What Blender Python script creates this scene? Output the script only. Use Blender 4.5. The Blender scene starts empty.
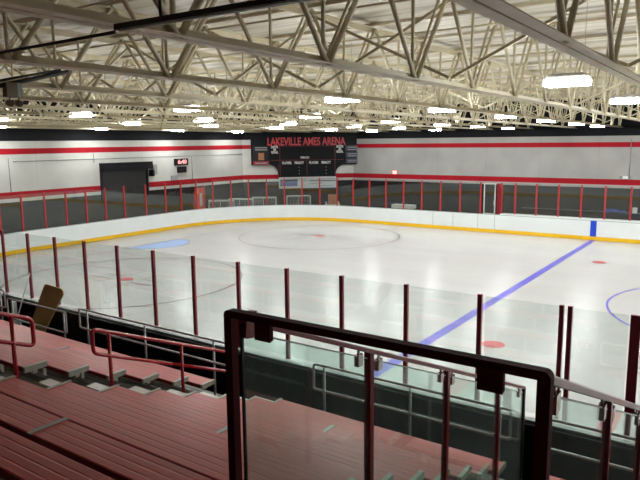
import bpy, math, random
from mathutils import Vector, Matrix
random.seed(7)
S = bpy.context.scene
C = S.collection
PI = math.pi
ORD = ['first', 'second', 'third', 'fourth', 'fifth', 'sixth', 'seventh', 'eighth', 'ninth', 'tenth', 'eleventh', 'twelfth',
       'thirteenth', 'fourteenth', 'fifteenth', 'sixteenth', 'seventeenth', 'eighteenth', 'nineteenth', 'twentieth',
       'twenty-first', 'twenty-second', 'twenty-third', 'twenty-fourth', 'twenty-fifth', 'twenty-sixth', 'twenty-seventh',
       'twenty-eighth', 'twenty-ninth', 'thirtieth', 'thirty-first', 'thirty-second', 'thirty-third', 'thirty-fourth',
       'thirty-fifth', 'thirty-sixth', 'thirty-seventh', 'thirty-eighth', 'thirty-ninth', 'fortieth', 'forty-first', 'forty-second',
       'forty-third', 'forty-fourth', 'forty-fifth', 'forty-sixth', 'forty-seventh', 'forty-eighth', 'forty-ninth', 'fiftieth',
       'fifty-first', 'fifty-second', 'fifty-third', 'fifty-fourth', 'fifty-fifth', 'fifty-sixth', 'fifty-seventh', 'fifty-eighth']

# ------------------------------------------------------------------ materials
def lin(c):
    return tuple(((x / 255) / 12.92 if x / 255 <= .04045 else ((x / 255 + .055) / 1.055) ** 2.4) for x in c) + (1,)

def newmat(name):
    m = bpy.data.materials.new(name); m.use_nodes = True
    nt = m.node_tree
    return m, nt, nt.nodes['Principled BSDF']

def paint(name, rgb, rough=.5, metal=0.0, var=.12, scale=6.0, spec=.5, stretch=(1, 1, 1), bump=0.0, coat=0.0):
    """procedural paint: base colour with noise variation in object space"""
    m, nt, b = newmat(name)
    tc = nt.nodes.new('ShaderNodeTexCoord'); mp = nt.nodes.new('ShaderNodeMapping')
    mp.inputs['Scale'].default_value = stretch
    no = nt.nodes.new('ShaderNodeTexNoise'); no.inputs['Scale'].default_value = scale; no.inputs['Detail'].default_value = 4
    rp = nt.nodes.new('ShaderNodeValToRGB')
    base = lin(rgb)
    rp.color_ramp.elements[0].position = .3; rp.color_ramp.elements[1].position = .7
    rp.color_ramp.elements[0].color = tuple(max(0, c * (1 - var)) for c in base[:3]) + (1,)
    rp.color_ramp.elements[1].color = tuple(min(1, c * (1 + var)) for c in base[:3]) + (1,)
    L = nt.links
    L.new(tc.outputs['Object'], mp.inputs['Vector']); L.new(mp.outputs['Vector'], no.inputs['Vector'])
    L.new(no.outputs['Fac'], rp.inputs['Fac']); L.new(rp.outputs['Color'], b.inputs['Base Color'])
    b.inputs['Roughness'].default_value = rough; b.inputs['Metallic'].default_value = metal
    b.inputs['Specular IOR Level'].default_value = spec
    if coat: b.inputs['Coat Weight'].default_value = coat
    if bump:
        bp = nt.nodes.new('ShaderNodeBump'); bp.inputs['Strength'].default_value = bump
        bp.inputs['Distance'].default_value = .02
        L.new(no.outputs['Fac'], bp.inputs['Height']); L.new(bp.outputs['Normal'], b.inputs['Normal'])
    return m

def emit(name, rgb, strength):
    m, nt, b = newmat(name)
    b.inputs['Base Color'].default_value = (.8, .8, .8, 1)
    b.inputs['Emission Color'].default_value = rgb + (1,)
    b.inputs['Emission Strength'].default_value = strength
    return m

def glass(name, tint, dust=0.0):
    m = bpy.data.materials.new(name); m.use_nodes = True
    nt = m.node_tree; N = nt.nodes; L = nt.links
    N.clear()
    out = N.new('ShaderNodeOutputMaterial')
    geo = N.new('ShaderNodeNewGeometry')
    dot = N.new('ShaderNodeVectorMath'); dot.operation = 'DOT_PRODUCT'
    L.new(geo.outputs['Incoming'], dot.inputs[0]); L.new(geo.outputs['Normal'], dot.inputs[1])
    ab = N.new('ShaderNodeMath'); ab.operation = 'ABSOLUTE'; L.new(dot.outputs['Value'], ab.inputs[0])
    om = N.new('ShaderNodeMath'); om.operation = 'SUBTRACT'; om.inputs[0].default_value = 1; L.new(ab.outputs[0], om.inputs[1])
    pw = N.new('ShaderNodeMath'); pw.operation = 'POWER'; L.new(om.outputs[0], pw.inputs[0]); pw.inputs[1].default_value = 5
    ml = N.new('ShaderNodeMath'); ml.operation = 'MULTIPLY_ADD'; L.new(pw.outputs[0], ml.inputs[0])
    ml.inputs[1].default_value = .95; ml.inputs[2].default_value = .045
    tr = N.new('ShaderNodeBsdfTransparent'); tr.inputs['Color'].default_value = tint + (1,)
    gl = N.new('ShaderNodeBsdfGlossy'); gl.inputs['Roughness'].default_value = .02
    gl.inputs['Color'].default_value = (.95, 1, .97, 1)
    mx = N.new('ShaderNodeMixShader'); L.new(ml.outputs[0], mx.inputs['Fac'])
    L.new(tr.outputs[0], mx.inputs[1]); L.new(gl.outputs[0], mx.inputs[2])
    last = mx
    if dust:
        tc = N.new('ShaderNodeTexCoord'); mp = N.new('ShaderNodeMapping'); mp.inputs['Scale'].default_value = (3, 3, 1)
        no = N.new('ShaderNodeTexNoise'); no.inputs['Scale'].default_value = 5; no.inputs['Detail'].default_value = 6
        L.new(tc.outputs['Object'], mp.inputs['Vector']); L.new(mp.outputs[0], no.inputs['Vector'])
        mr = N.new('ShaderNodeMapRange'); mr.inputs['From Min'].default_value = .3; mr.inputs['From Max'].default_value = .8
        mr.inputs['To Min'].default_value = dust * .6; mr.inputs['To Max'].default_value = dust * 1.8
        L.new(no.outputs['Fac'], mr.inputs['Value'])
        df = N.new('ShaderNodeBsdfDiffuse'); df.inputs['Color'].default_value = (.75, .8, .78, 1)
        m2 = N.new('ShaderNodeMixShader'); L.new(mr.outputs[0], m2.inputs['Fac'])
        L.new(mx.outputs[0], m2.inputs[1]); L.new(df.outputs[0], m2.inputs[2]); last = m2
    L.new(last.outputs[0], out.inputs['Surface'])
    return m

def wall_mat(name, white_top, white_bot, stripes, wc=(198, 196, 190)):
    """painted wall: dark dado, white band, red stripes, black above, all set by world height, with panel seams"""
    m, nt, b = newmat(name); N = nt.nodes; L = nt.links
    geo = N.new('ShaderNodeNewGeometry'); sp = N.new('ShaderNodeSeparateXYZ'); L.new(geo.outputs['Position'], sp.inputs[0])
    mr = N.new('ShaderNodeMath'); mr.operation = 'DIVIDE'; L.new(sp.outputs['Z'], mr.inputs[0]); mr.inputs[1].default_value = 10
    rp = N.new('ShaderNodeValToRGB'); rp.color_ramp.interpolation = 'CONSTANT'
    dark = lin((26, 26, 28)); white = lin(wc); red = lin((166, 20, 34)); blk = lin((22, 23, 27))
    st = [(0, dark), (white_bot, white)]
    for a, c in stripes: st += [(a, red), (c, white)]
    st += [(white_top, blk)]
    el = rp.color_ramp.elements
    el[0].position = 0; el[0].color = st[0][1]; el[1].position = st[1][0] / 10; el[1].color = st[1][1]
    for z, c in st[2:]:
        e = el.new(z / 10); e.color = c
    L.new(mr.outputs[0], rp.inputs['Fac'])
    tc = N.new('ShaderNodeTexCoord'); no = N.new('ShaderNodeTexNoise'); no.inputs['Scale'].default_value = .6; no.inputs['Detail'].default_value = 5
    L.new(tc.outputs['Object'], no.inputs['Vector'])
    r2 = N.new('ShaderNodeValToRGB'); r2.color_ramp.elements[0].color = (.86, .86, .86, 1); r2.color_ramp.elements[1].color = (1, 1, 1, 1)
    r2.color_ramp.elements[0].position = .35; r2.color_ramp.elements[1].position = .65
    L.new(no.outputs['Fac'], r2.inputs['Fac'])
    # seams between wall panels, every 3.05 m along x+y
    ad = N.new('ShaderNodeMath'); ad.operation = 'ADD'; L.new(sp.outputs['X'], ad.inputs[0]); L.new(sp.outputs['Y'], ad.inputs[1])
    md = N.new('ShaderNodeMath'); md.operation = 'PINGPONG'; L.new(ad.outputs[0], md.inputs[0]); md.inputs[1].default_value = 1.83
    lt = N.new('ShaderNodeMath'); lt.operation = 'GREATER_THAN'; L.new(md.outputs[0], lt.inputs[0]); lt.inputs[1].default_value = .02
    sm = N.new('ShaderNodeMapRange'); L.new(lt.outputs[0], sm.inputs['Value']); sm.inputs['To Min'].default_value = .88; sm.inputs['To Max'].default_value = 1
    mu = N.new('ShaderNodeMixRGB'); mu.blend_type = 'MULTIPLY'; mu.inputs[0].default_value = 1
    L.new(rp.outputs[0], mu.inputs[1]); L.new(r2.outputs[0], mu.inputs[2])
    m3 = N.new('ShaderNodeMixRGB'); m3.blend_type = 'MULTIPLY'; m3.inputs[0].default_value = 1
    L.new(mu.outputs[0], m3.inputs[1]); L.new(sm.outputs[0], m3.inputs[2])
    L.new(m3.outputs[0], b.inputs['Base Color']); b.inputs['Roughness'].default_value = .75
    b.inputs['Specular IOR Level'].default_value = .2
    return m

def ice_mat():
    m, nt, b = newmat('ice'); N = nt.nodes; L = nt.links
    tc = N.new('ShaderNodeTexCoord')
    mp = N.new('ShaderNodeMapping'); mp.inputs['Scale'].default_value = (.12, .35, 1)
    n1 = N.new('ShaderNodeTexNoise'); n1.inputs['Scale'].default_value = 1.5; n1.inputs['Detail'].default_value = 6
    L.new(tc.outputs['Object'], mp.inputs[0]); L.new(mp.outputs[0], n1.inputs['Vector'])
    rp = N.new('ShaderNodeValToRGB'); rp.color_ramp.elements[0].position = .35; rp.color_ramp.elements[1].position = .68
    rp.color_ramp.elements[0].color = lin((184, 184, 183)); rp.color_ramp.elements[1].color = lin((189, 189, 188))
    L.new(n1.outputs['Fac'], rp.inputs[0]); L.new(rp.outputs[0], b.inputs['Base Color'])
    n2 = N.new('ShaderNodeTexNoise'); n2.inputs['Scale'].default_value = 2.2; n2.inputs['Detail'].default_value = 5
    L.new(tc.outputs['Object'], n2.inputs['Vector'])
    mr = N.new('ShaderNodeMapRange'); mr.inputs['To Min'].default_value = .2; mr.inputs['To Max'].default_value = .28
    L.new(n2.outputs['Fac'], mr.inputs[0]); L.new(mr.outputs[0], b.inputs['Roughness'])
    b.inputs['IOR'].default_value = 1.31; b.inputs['Specular IOR Level'].default_value = .38
    bp = N.new('ShaderNodeBump'); bp.inputs['Strength'].default_value = .03; bp.inputs['Distance'].default_value = .01
    L.new(n2.outputs['Fac'], bp.inputs['Height']); L.new(bp.outputs[0], b.inputs['Normal'])
    return m

def deck_mat():
    """roof lining: pale faced insulation with sags, streaks along x and joints every purlin"""
    m, nt, b = newmat('roof_lining'); N = nt.nodes; L = nt.links
    tc = N.new('ShaderNodeTexCoord'); mp = N.new('ShaderNodeMapping'); mp.inputs['Scale'].default_value = (.35, 1.6, 1)
    n1 = N.new('ShaderNodeTexNoise'); n1.inputs['Scale'].default_value = 1.3; n1.inputs['Detail'].default_value = 7; n1.inputs['Distortion'].default_value = .6
    L.new(tc.outputs['Object'], mp.inputs[0]); L.new(mp.outputs[0], n1.inputs['Vector'])
    rp = N.new('ShaderNodeValToRGB'); rp.color_ramp.elements[0].position = .34; rp.color_ramp.elements[1].position = .62
    rp.color_ramp.elements[0].color = lin((160, 152, 138)); rp.color_ramp.elements[1].color = lin((232, 226, 212))
    e = rp.color_ramp.elements.new(.46); e.color = lin((212, 204, 188))
    L.new(n1.outputs['Fac'], rp.inputs[0])
    wv = N.new('ShaderNodeTexWave'); wv.bands_direction = 'Y'; wv.inputs['Scale'].default_value = .53; wv.inputs['Distortion'].default_value = .8
    wv.inputs['Detail'].default_value = 2; wv.inputs['Detail Scale'].default_value = .5
    L.new(tc.outputs['Object'], wv.inputs['Vector'])
    r2 = N.new('ShaderNodeValToRGB'); r2.color_ramp.elements[0].color = (.84, .82, .78, 1); r2.color_ramp.elements[1].position = .15; r2.color_ramp.elements[1].color = (1, 1, 1, 1)
    L.new(wv.outputs['Color'], r2.inputs[0])
    mu = N.new('ShaderNodeMixRGB'); mu.blend_type = 'MULTIPLY'; mu.inputs[0].default_value = 1
    L.new(rp.outputs[0], mu.inputs[1]); L.new(r2.outputs[0], mu.inputs[2]); L.new(mu.outputs[0], b.inputs['Base Color'])
    b.inputs['Roughness'].default_value = .5
    bp = N.new('ShaderNodeBump'); bp.inputs['Strength'].default_value = .5; bp.inputs['Distance'].default_value = .1
    L.new(n1.outputs['Fac'], bp.inputs['Height']); L.new(bp.outputs[0], b.inputs['Normal'])
    return m

M = {}
M['ice'] = ice_mat()
M['deck'] = deck_mat()
M['wall'] = wall_mat('arena_wall', 5.49, 2.24, [(2.46, 2.79), (4.77, 5.10)])
M['wall_b'] = wall_mat('arena_back_wall', 5.49, 2.24, [(2.46, 2.79), (4.77, 5.10)], (166, 164, 160))  # same wall paint, its white toned down for the weaker light there
M['truss'] = paint('cream_truss_paint', (214, 204, 176), .45, var=.08, scale=3)
M['white_board'] = paint('white_board_plastic', (224, 228, 230), .3, var=.03, scale=1.2)
M['yellow'] = paint('yellow_kick_plate', (232, 182, 10), .35, var=.05)
M['cap'] = paint('grey_cap_rail', (150, 158, 155), .4, var=.08)
M['black'] = paint('black_panel', (15, 15, 16), .45, var=.2, scale=2, spec=.3)
M['rubber'] = paint('black_rubber_floor', (24, 24, 25), .85, var=.3, scale=20, spec=.2)
M['red'] = paint('red_post_paint', (170, 34, 38), .35, var=.08)
M['rail_red'] = paint('dark_red_rail_paint', (112, 12, 24), .3, var=.08, spec=.4, coat=.15)
M['frame_red'] = paint('matte_maroon_frame', (66, 10, 18), .7, var=.08, spec=.12)
M['hand_red'] = paint('red_handrail_paint', (165, 16, 34), .25, var=.08, spec=.6, coat=.3)
M['post_dark'] = paint('maroon_post_paint', (128, 14, 30), .3, var=.08)  # post red with the backlit shade of the near posts put into its colour
M['seat_red'] = paint('red_bleacher_coating', (196, 86, 82), .4, var=.16, scale=1.5, stretch=(.5, 6, 3), spec=.35)
M['seat_red_edge'] = paint('red_bleacher_edge', (140, 18, 32), .4)
M['alu'] = paint('mill_aluminium', (158, 154, 140), .4, metal=.0, var=.1, scale=8)
M['tread'] = paint('ribbed_aluminium_tread', (86, 82, 74), .45, metal=.3, var=.25, scale=4, stretch=(1, 9, 1))
M['step_white'] = paint('pale_step_aluminium', (205, 198, 188), .35, var=.08)
M['galv'] = paint('galvanised_pipe', (168, 170, 172), .35, metal=.3, var=.12, scale=10)
M['steel'] = paint('brushed_steel', (200, 190, 188), .25, metal=.9, var=.08)
M['gasket'] = paint('black_glass_gasket', (8, 8, 10), .4, var=.1)
M['rink_glass'] = glass('rink_glass', (.925, .945, .935))
M['guard_glass'] = glass('guard_glass', (.87, .962, .935), .035)
M['lamp'] = emit('lamp_lens', (.965, 1.0, .985), 84.0)
M['lamp_body'] = paint('white_lamp_housing', (225, 224, 220), .4, var=.03)
M['blue'] = paint('blue_ice_line', (88, 84, 196), .35, var=.08)
M['blue_board'] = paint('blue_board_band', (10, 66, 200), .35, var=.05)
M['crease'] = paint('light_blue_crease', (150, 180, 228), .35, var=.04)
M['redline'] = paint('red_ice_line', (190, 100, 108), .35, var=.1)
M['thinline'] = paint('faded_red_ice_line', (84, 48, 56), .35, var=.06)
M['dot'] = paint('red_faceoff_dot', (186, 76, 80), .35, var=.08)
M['sb'] = paint('scoreboard_black', (19, 20, 24), .6, var=.15, spec=.15)
M['sb_blue'] = paint('scoreboard_navy', (24, 26, 52), .4)
M['sb_red'] = paint('sign_red', (190, 44, 56), .45)
M['sb_line'] = paint('sign_dark_red_line', (120, 24, 34), .45)
M['sb_white'] = paint('sign_white', (190, 190, 188), .5)
M['banner'] = paint('banner_white', (176, 178, 180), .5, var=.05)
M['banner_blue'] = paint('banner_blue', (62, 78, 128), .5)
M['banner_dark'] = paint('banner_dark', (42, 46, 60), .5)
M['banner_grey'] = paint('banner_grey', (140, 143, 145), .5)
M['poster_red'] = paint('poster_red', (140, 26, 30), .5)
M['poster_tan'] = paint('poster_tan', (150, 96, 62), .5)
M['led'] = emit('red_led', (1, .02, .05), 1.1)
M['exit_red'] = emit('red_exit_glow', (1, .05, .05), 2.5)
M['dark_box'] = paint('dark_box', (28, 28, 30), .5)
M['brown'] = paint('brown_board', (182, 150, 92), .6, var=.1, scale=3)
M['orange'] = paint('orange_red_pad', (205, 66, 40), .5)
M['orange_tag'] = paint('orange_tag', (226, 130, 30), .5)
M['net'] = paint('white_netting', (150, 154, 152), .8, var=.15, scale=30)
M['goal_white'] = paint('goal_frame_paint', (178, 180, 176), .4)
M['rod'] = paint('brown_black_conduit', (36, 28, 24), .5)
M['heater'] = paint('heater_black', (30, 28, 28), .5)
M['bronze'] = paint('bronze_box', (112, 100, 78), .6)
M['bucket'] = paint('grey_plastic', (190, 190, 188), .5)
M['blue_item'] = paint('blue_plastic', (30, 52, 130), .5)

# ------------------------------------------------------------------ mesh helpers
class MB:
    def __init__(s): s.v = []; s.f = []; s.sm = []
    def quadbox(s, P):
        b = len(s.v); s.v += [tuple(p) for p in P]
        for f in ((0, 3, 2, 1), (4, 5, 6, 7), (0, 1, 5, 4), (1, 2, 6, 5), (2, 3, 7, 6), (3, 0, 4, 7)):
            s.f.append(tuple(b + i for i in f)); s.sm.append(False)
    def box(s, x0, x1, y0, y1, z0, z1):
        s.quadbox([(x0, y0, z0), (x1, y0, z0), (x1, y1, z0), (x0, y1, z0), (x0, y0, z1), (x1, y0, z1), (x1, y1, z1), (x0, y1, z1)])
    def beam(s, a, b, w, h, up=(0, 0, 1)):
        """rectangular bar from a to b, w across, h along up"""
        a = Vector(a); b = Vector(b); d = (b - a).normalized(); up = Vector(up)
        sx = d.cross(up)
        if sx.length < 1e-4: sx = d.cross(Vector((0, 1, 0)))
        sx.normalize(); uy = sx.cross(d)
        P = []
        for p in (a, b):
            for (i, j) in ((-1, -1), (1, -1), (1, 1), (-1, 1)): P.append(p + sx * (i * w / 2) + uy * (j * h / 2))
        s.quadbox(P)
    def prism(s, poly, vec):
        """poly: list of 3d points (planar), extruded by vec"""
        vec = Vector(vec); n = len(poly); b = len(s.v)
        s.v += [tuple(p) for p in poly] + [tuple(Vector(p) + vec) for p in poly]
        s.f.append(tuple(range(b + n - 1, b - 1, -1))); s.sm.append(False)
        s.f.append(tuple(range(b + n, b + 2 * n))); s.sm.append(False)
        for i in range(n):
            j = (i + 1) % n; s.f.append((b + i, b + j, b + n + j, b + n + i)); s.sm.append(False)
    def tube(s, pts, r, seg=10, square=False, closed=False):
        pts = [Vector(p) for p in pts]; n = len(pts); b = len(s.v)
        if square: seg = 4
        prev = None
        for i, p in enumerate(pts):
            if closed: t = (pts[(i + 1) % n] - pts[i - 1])
            elif i == 0: t = pts[1] - pts[0]
            elif i == n - 1: t = pts[-1] - pts[-2]
            else: t = (pts[i + 1] - p).normalized() + (p - pts[i - 1]).normalized()
            t.normalize()
            if prev is None:
                u = Vector((0, 0, 1)) if abs(t.z) < .9 else Vector((0, 1, 0))
                if square and abs(t.z) >= .9: u = Vector((0, 1, 0))
            else: u = prev
            u = (u - t * u.dot(t)).normalized(); w = t.cross(u); prev = u
            k = 1.0
            if square and 0 < i < n - 1:
                c = (pts[i + 1] - p).normalized().dot((p - pts[i - 1]).normalized()); k = 1.0
            for q in range(seg):
                a = 2 * PI * q / seg + (PI / 4 if square else 0)
                rr = r * (math.sqrt(2) if square else 1) * k
                s.v.append(tuple(p + (u * math.cos(a) + w * math.sin(a)) * rr))
        for i in range(n if closed else n - 1):
            for q in range(seg):
                a0 = b + i * seg + q; a1 = b + i * seg + (q + 1) % seg
                j = (i + 1) % n; b0 = b + j * seg + q; b1 = b + j * seg + (q + 1) % seg
                s.f.append((a0, a1, b1, b0)); s.sm.append(not square)
        if not closed:
            s.f.append(tuple(b + q for q in range(seg - 1, -1, -1))); s.sm.append(False)
            s.f.append(tuple(b + (n - 1) * seg + q for q in range(seg))); s.sm.append(False)
    def disc(s, x, y, z, r, seg=40, a0=0, a1=2 * PI, h=.0):
        n = seg; pts = [(x + r * math.cos(a0 + (a1 - a0) * i / n), y + r * math.sin(a0 + (a1 - a0) * i / n), z) for i in range(n + (0 if abs(a1 - a0 - 2 * PI) < 1e-6 else 1))]
        b = len(s.v); s.v += pts; s.f.append(tuple(range(b, b + len(pts)))); s.sm.append(False)
    def annulus(s, x, y, z, r0, r1, seg=96, a0=0, a1=2 * PI):
        b = len(s.v)
        for i in range(seg + 1):
            a = a0 + (a1 - a0) * i / seg
            s.v += [(x + r0 * math.cos(a), y + r0 * math.sin(a), z), (x + r1 * math.cos(a), y + r1 * math.sin(a), z)]
        for i in range(seg):
            k = b + 2 * i; s.f.append((k, k + 1, k + 3, k + 2)); s.sm.append(False)
    def flat(s, x0, x1, y0, y1, z):
        b = len(s.v); s.v += [(x0, y0, z), (x1, y0, z), (x1, y1, z), (x0, y1, z)]; s.f.append((b, b + 1, b + 2, b + 3)); s.sm.append(False)
    def build(s, name, mat, parent=None, origin=None):
        o0 = Vector(origin) if origin else Vector((0, 0, 0))
        if parent is not None and origin is None:
            o0 = Vector((0, 0, 0))
        me = bpy.data.meshes.new(name)
        me.from_pydata([tuple(Vector(v) - o0) for v in s.v], [], s.f)
        me.polygons.foreach_set('use_smooth', s.sm)
        mats = mat if isinstance(mat, (list, tuple)) else [mat]
        for m in mats: me.materials.append(m)
        me.update(); me.validate()
        o = bpy.data.objects.new(name, me); C.objects.link(o)
        o.location = o0
        if parent is not None:
            o.parent = parent
        return o

def fillet(pts, rad, n=5):
    out = []; pts = [Vector(p) for p in pts]
    for i, p in enumerate(pts):
        if i == 0 or i == len(pts) - 1: out.append(p); continue
        a = (pts[i - 1] - p); b = (pts[i + 1] - p); r = min(rad, a.length * .45, b.length * .45)
        a.normalize(); b.normalize(); A = p + a * r; B = p + b * r
        for k in range(n + 1):
            t = k / n; out.append(A * (1 - t) ** 2 + p * 2 * t * (1 - t) + B * t * t)
    return out

def tag(o, label=None, cat=None, group=None, kind=None):
    if label: o['label'] = label
    if cat: o['category'] = cat
    if group: o['group'] = group
    if kind: o['kind'] = kind
    return o

def thing(name, label, cat, loc=(0, 0, 0), group=None, rz=0):
    o = bpy.data.objects.new(name, None); C.objects.link(o); o.location = loc; o.rotation_euler.z = rz
    o.empty_display_size = .1
    return tag(o, label, cat, group)

def copy_tree(o, parent=None):
    c = o.copy(); C.objects.link(c)
    if parent is not None: c.parent = parent
    for ch in list(KIDS.get(o.name, [])):
        copy_tree(ch, c)
    return c

def kids(o):
    return [x for x in C.objects if x.parent == o]
KIDS = {}
def register(o):
    ks = kids(o); KIDS[o.name] = ks
    for k in ks: register(k)

def text(name, body, size, mat, parent, mtx, width=None, bold=0.0, depth=.01):
    """letters as a mesh standing in plane given by mtx (x right, y up)"""
    cu = bpy.data.curves.new(name, 'FONT'); cu.body = body; cu.size = size; cu.align_x = 'CENTER'; cu.align_y = 'CENTER'
    cu.extrude = depth; cu.offset = bold; cu.resolution_u = 3
    to = bpy.data.objects.new(name, cu); C.objects.link(to)
    dg = bpy.context.evaluated_depsgraph_get(); dg.update()
    me = bpy.data.meshes.new_from_object(to.evaluated_get(dg))
    xs = [v.co.x for v in me.vertices]; w = max(xs) - min(xs)
    sx = (width / w) if width else 1
    me.transform(mtx @ Matrix.Diagonal((sx, 1, 1, 1)))
    bpy.data.objects.remove(to)
    me.materials.clear(); me.materials.append(mat)
    o = bpy.data.objects.new(name, me); C.objects.link(o); o.parent = parent
    return o

# ------------------------------------------------------------------ numbers of the place (metres)
W = 25.9; LEN = 61.0; RC = 8.0          # rink
ZB = 1.07; ZG = 2.90                    # board top, glass top
XL = -3.0; YB = 33.5                    # end wall, far wall
ZROOF = 7.85

# ------------------------------------------------------------------ setting
def struct(name, mb, mat):
    o = mb.build(name, mat); o['kind'] = 'structure'; return o

def rink_path(off=0.0, n=14, z=0.0):
    """closed outline of the rink, off metres outwards"""
    pts = []
    R = RC + off
    for (cx, cy, a0) in ((RC, W - RC, PI / 2), (RC, RC, PI), (LEN - RC, RC, 1.5 * PI), (LEN - RC, W - RC, 0)):
        for i in range(n + 1):
            a = a0 + (PI / 2) * i / n
            pts.append((cx + R * math.cos(a), cy + R * math.sin(a), z))
    return pts

b = MB(); b.v = rink_path(.02); b.f = [tuple(range(len(b.v)))]; b.sm = [False]
ice = b.build('floor', M['ice']); ice['kind'] = 'structure'
b = MB(); b.box(XL - .3, LEN + 5, -12.5, YB + .3, -.3, -.02)
struct('floor', b, M['rubber'])

# ice markings, thin paint layers as parts of the ice
def mark(name, mb, mat, label=None):
    o = mb.build(name, mat, ice)
    if label: o['label'] = label
    return o
XBL = 22.8; XG = 3.35; XD = 9.45
b = MB(); b.flat(XBL - .15, XBL + .15, .0, W, .004); mark('blue_line', b, M['blue'])
b = MB(); b.flat(LEN - XBL - .15, LEN - XBL + .15, .0, W, .004); mark('blue_line', b, M['blue'])
b = MB(); b.flat(LEN / 2 - .15, LEN / 2 + .15, 0, W, .004); mark('center_line', b, M['redline'])
b = MB(); b.flat(XG - .035, XG + .035, 3.0, W - 3.0, .006); mark('goal_line', b, M['thinline'])
b = MB(); b.annulus(LEN / 2, W / 2, .006, 4.5, 4.57); mark('center_circle', b, M['blue'])
for xs in (XD, LEN - XD):
    for yy in (W / 2 - 6.7, W / 2 + 6.7):
        b = MB(); b.annulus(xs, yy, .006, 4.49, 4.585); mark('faceoff_circle', b, M['thinline'])
        b = MB(); b.disc(xs, yy, .006, .3); mark('faceoff_dot', b, M['dot'])
        b = MB()
        for sx in (-1, 1):
            for sy in (-1, 1):
                b.flat(xs + sx * .6 - .025, xs + sx * .6 + .025, yy + sy * .25, yy + sy * 1.15, .004) if False else None
                x0, x1 = sorted((xs + sx * .6, xs + sx * 1.8)); b.flat(x0, x1, yy + sy * .3 - .03, yy + sy * .3 + .03, .006)
                y0, y1 = sorted((yy + sy * .3, yy + sy * 1.2)); b.flat(xs + sx * .6 - .025, xs + sx * .6 + .025, y0, y1, .0065)
        mark('faceoff_mark', b, M['thinline'])
for xs in (XBL + 1.55, LEN - XBL - 1.55):
    for yy in (W / 2 - 6.7, W / 2 + 6.7):
        b = MB(); b.disc(xs, yy, .006, .3); mark('faceoff_dot', b, M['dot'])
b = MB(); b.disc(XG, W / 2, .003, 1.83, 40, -PI / 2, PI / 2); mark('goal_crease', b, M['crease'])
b = MB(); b.annulus(XG, W / 2, .005, 1.81, 1.86, 40, -PI / 2, PI / 2); mark('goal_crease_outline', b, M['thinline'])

# walls
b = MB(); b.box(XL - .25, XL, -12.5, 27.35, 0, ZROOF); struct('wall_left', b, M['wall'])
b = MB(); b.prism([(XL, 27.3, 0), (3.2, YB, 0), (3.2, YB + .25, 0), (XL - .25, YB + .25, 0), (XL - .25, 27.3, 0)], (0, 0, ZROOF)); struct('wall_corner', b, M['wall'])
b = MB(); b.box(3.2, LEN + 5, YB, YB + .25, 0, ZROOF); struct('wall_back', b, M['wall_b'])
b = MB(); b.box(LEN + 4, LEN + 4.25, -12.5, YB, 0, ZROOF); struct('wall_right', b, M['wall'])
b = MB(); b.box(XL - .25, LEN + 4.25, -12.75, -12.5, 0, ZROOF); struct('wall_front', b, M['wall'])
b = MB(); b.box(XL - .25, LEN + 4.25, -12.75, YB + .25, ZROOF, ZROOF + .1); struct('ceiling', b, M['deck'])

# ------------------------------------------------------------------ dasher boards
def ring(mb, o0, o1, z0, z1, n=14):
    A = rink_path(o0, n); B = rink_path(o1, n); k = len(A); b0 = len(mb.v)
    for P, z in ((A, z0), (B, z0), (B, z1), (A, z1)): mb.v += [(p[0], p[1], z) for p in P]
    for r in range(4):
        for i in range(k):
            j = (i + 1) % k; r2 = (r + 1) % 4
            mb.f.append((b0 + r * k + i, b0 + r * k + j, b0 + r2 * k + j, b0 + r2 * k + i)); mb.sm.append(False)

boards = thing('dasher_boards', 'white rink boards with yellow kick plate running round the ice', 'rink boards', (0, 0, 0))
b = MB(); ring(b, .0, .03, .02, ZB - .03); b.build('board_panel', M['white_board'], boards)
b = MB(); ring(b, -.02, .0, .01, .21); b.build('kick_plate', M['yellow'], boards)
b = MB(); ring(b, .03, .2, .0, ZB - .04); b.build('board_back', M['black'], boards)['label'] = 'black back of the boards'
b = MB(); ring(b, .0, .12, ZB - .03, ZB); b.build('cap_rail', M['cap'], boards)
for x in (XBL, LEN - XBL):
    b = MB(); b.box(x - .15, x + .15, W - .008, W + .002, .02, ZB - .03); b.build('blue_band', M['blue_board'], boards)
    b = MB(); b.box(x - .15, x + .15, -.002, .008, .02, ZB); b.build('blue_band', M['blue_board'], boards)
for x in (14.9, 16.45, 17.45, 13.6):
    b = MB(); b.box(x - .012, x + .012, W - .006, W + .002, .2, ZB); b.build('panel_seam', M['cap'], boards)
# white ledge on top of the boards in front of the players' bench
b = MB(); b.box(17.75, 33.0, W + .0, W + .45, ZB + .001, ZB + .07)
tag(b.build('bench_ledge', M['white_board']), 'long white ledge capping the far boards before the players bench', 'ledge')

# ------------------------------------------------------------------ glass posts and panes
def post_xy(name, pts, mat, labels, group, wid=.075, cat='post', z1=ZG, z0=ZB):
    res = []
    for (x, y, a), lab in zip(pts, labels):
        m = MB(); m.box(-wid / 2, wid / 2, -.03, .03, 0, z1 - z0); m.box(-wid / 2 - .012, wid / 2 + .012, -.04, .04, 0, .012)
        o = m.build(name, mat); o.location = (x, y, z0); o.rotation_euler.z = a
        tag(o, lab, cat, group); res.append(o)
    return res
def pane(a, b_, lab, group, mat, z0=ZB + .05, z1=ZG - .02, th=.012, gap=.045):
    a = Vector((a[0], a[1], 0)); b_ = Vector((b_[0], b_[1], 0)); d = (b_ - a); l = d.length - 2 * gap; mid = (a + b_) / 2
    m = MB(); m.box(-l / 2, l / 2, -th / 2, th / 2, 0, z1 - z0)
    o = m.build('rink_glass_shield', mat); o.location = (mid.x, mid.y, z0); o.rotation_euler.z = math.atan2(d.y, d.x)
    tag(o, lab, 'glass shield', group); return o

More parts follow.
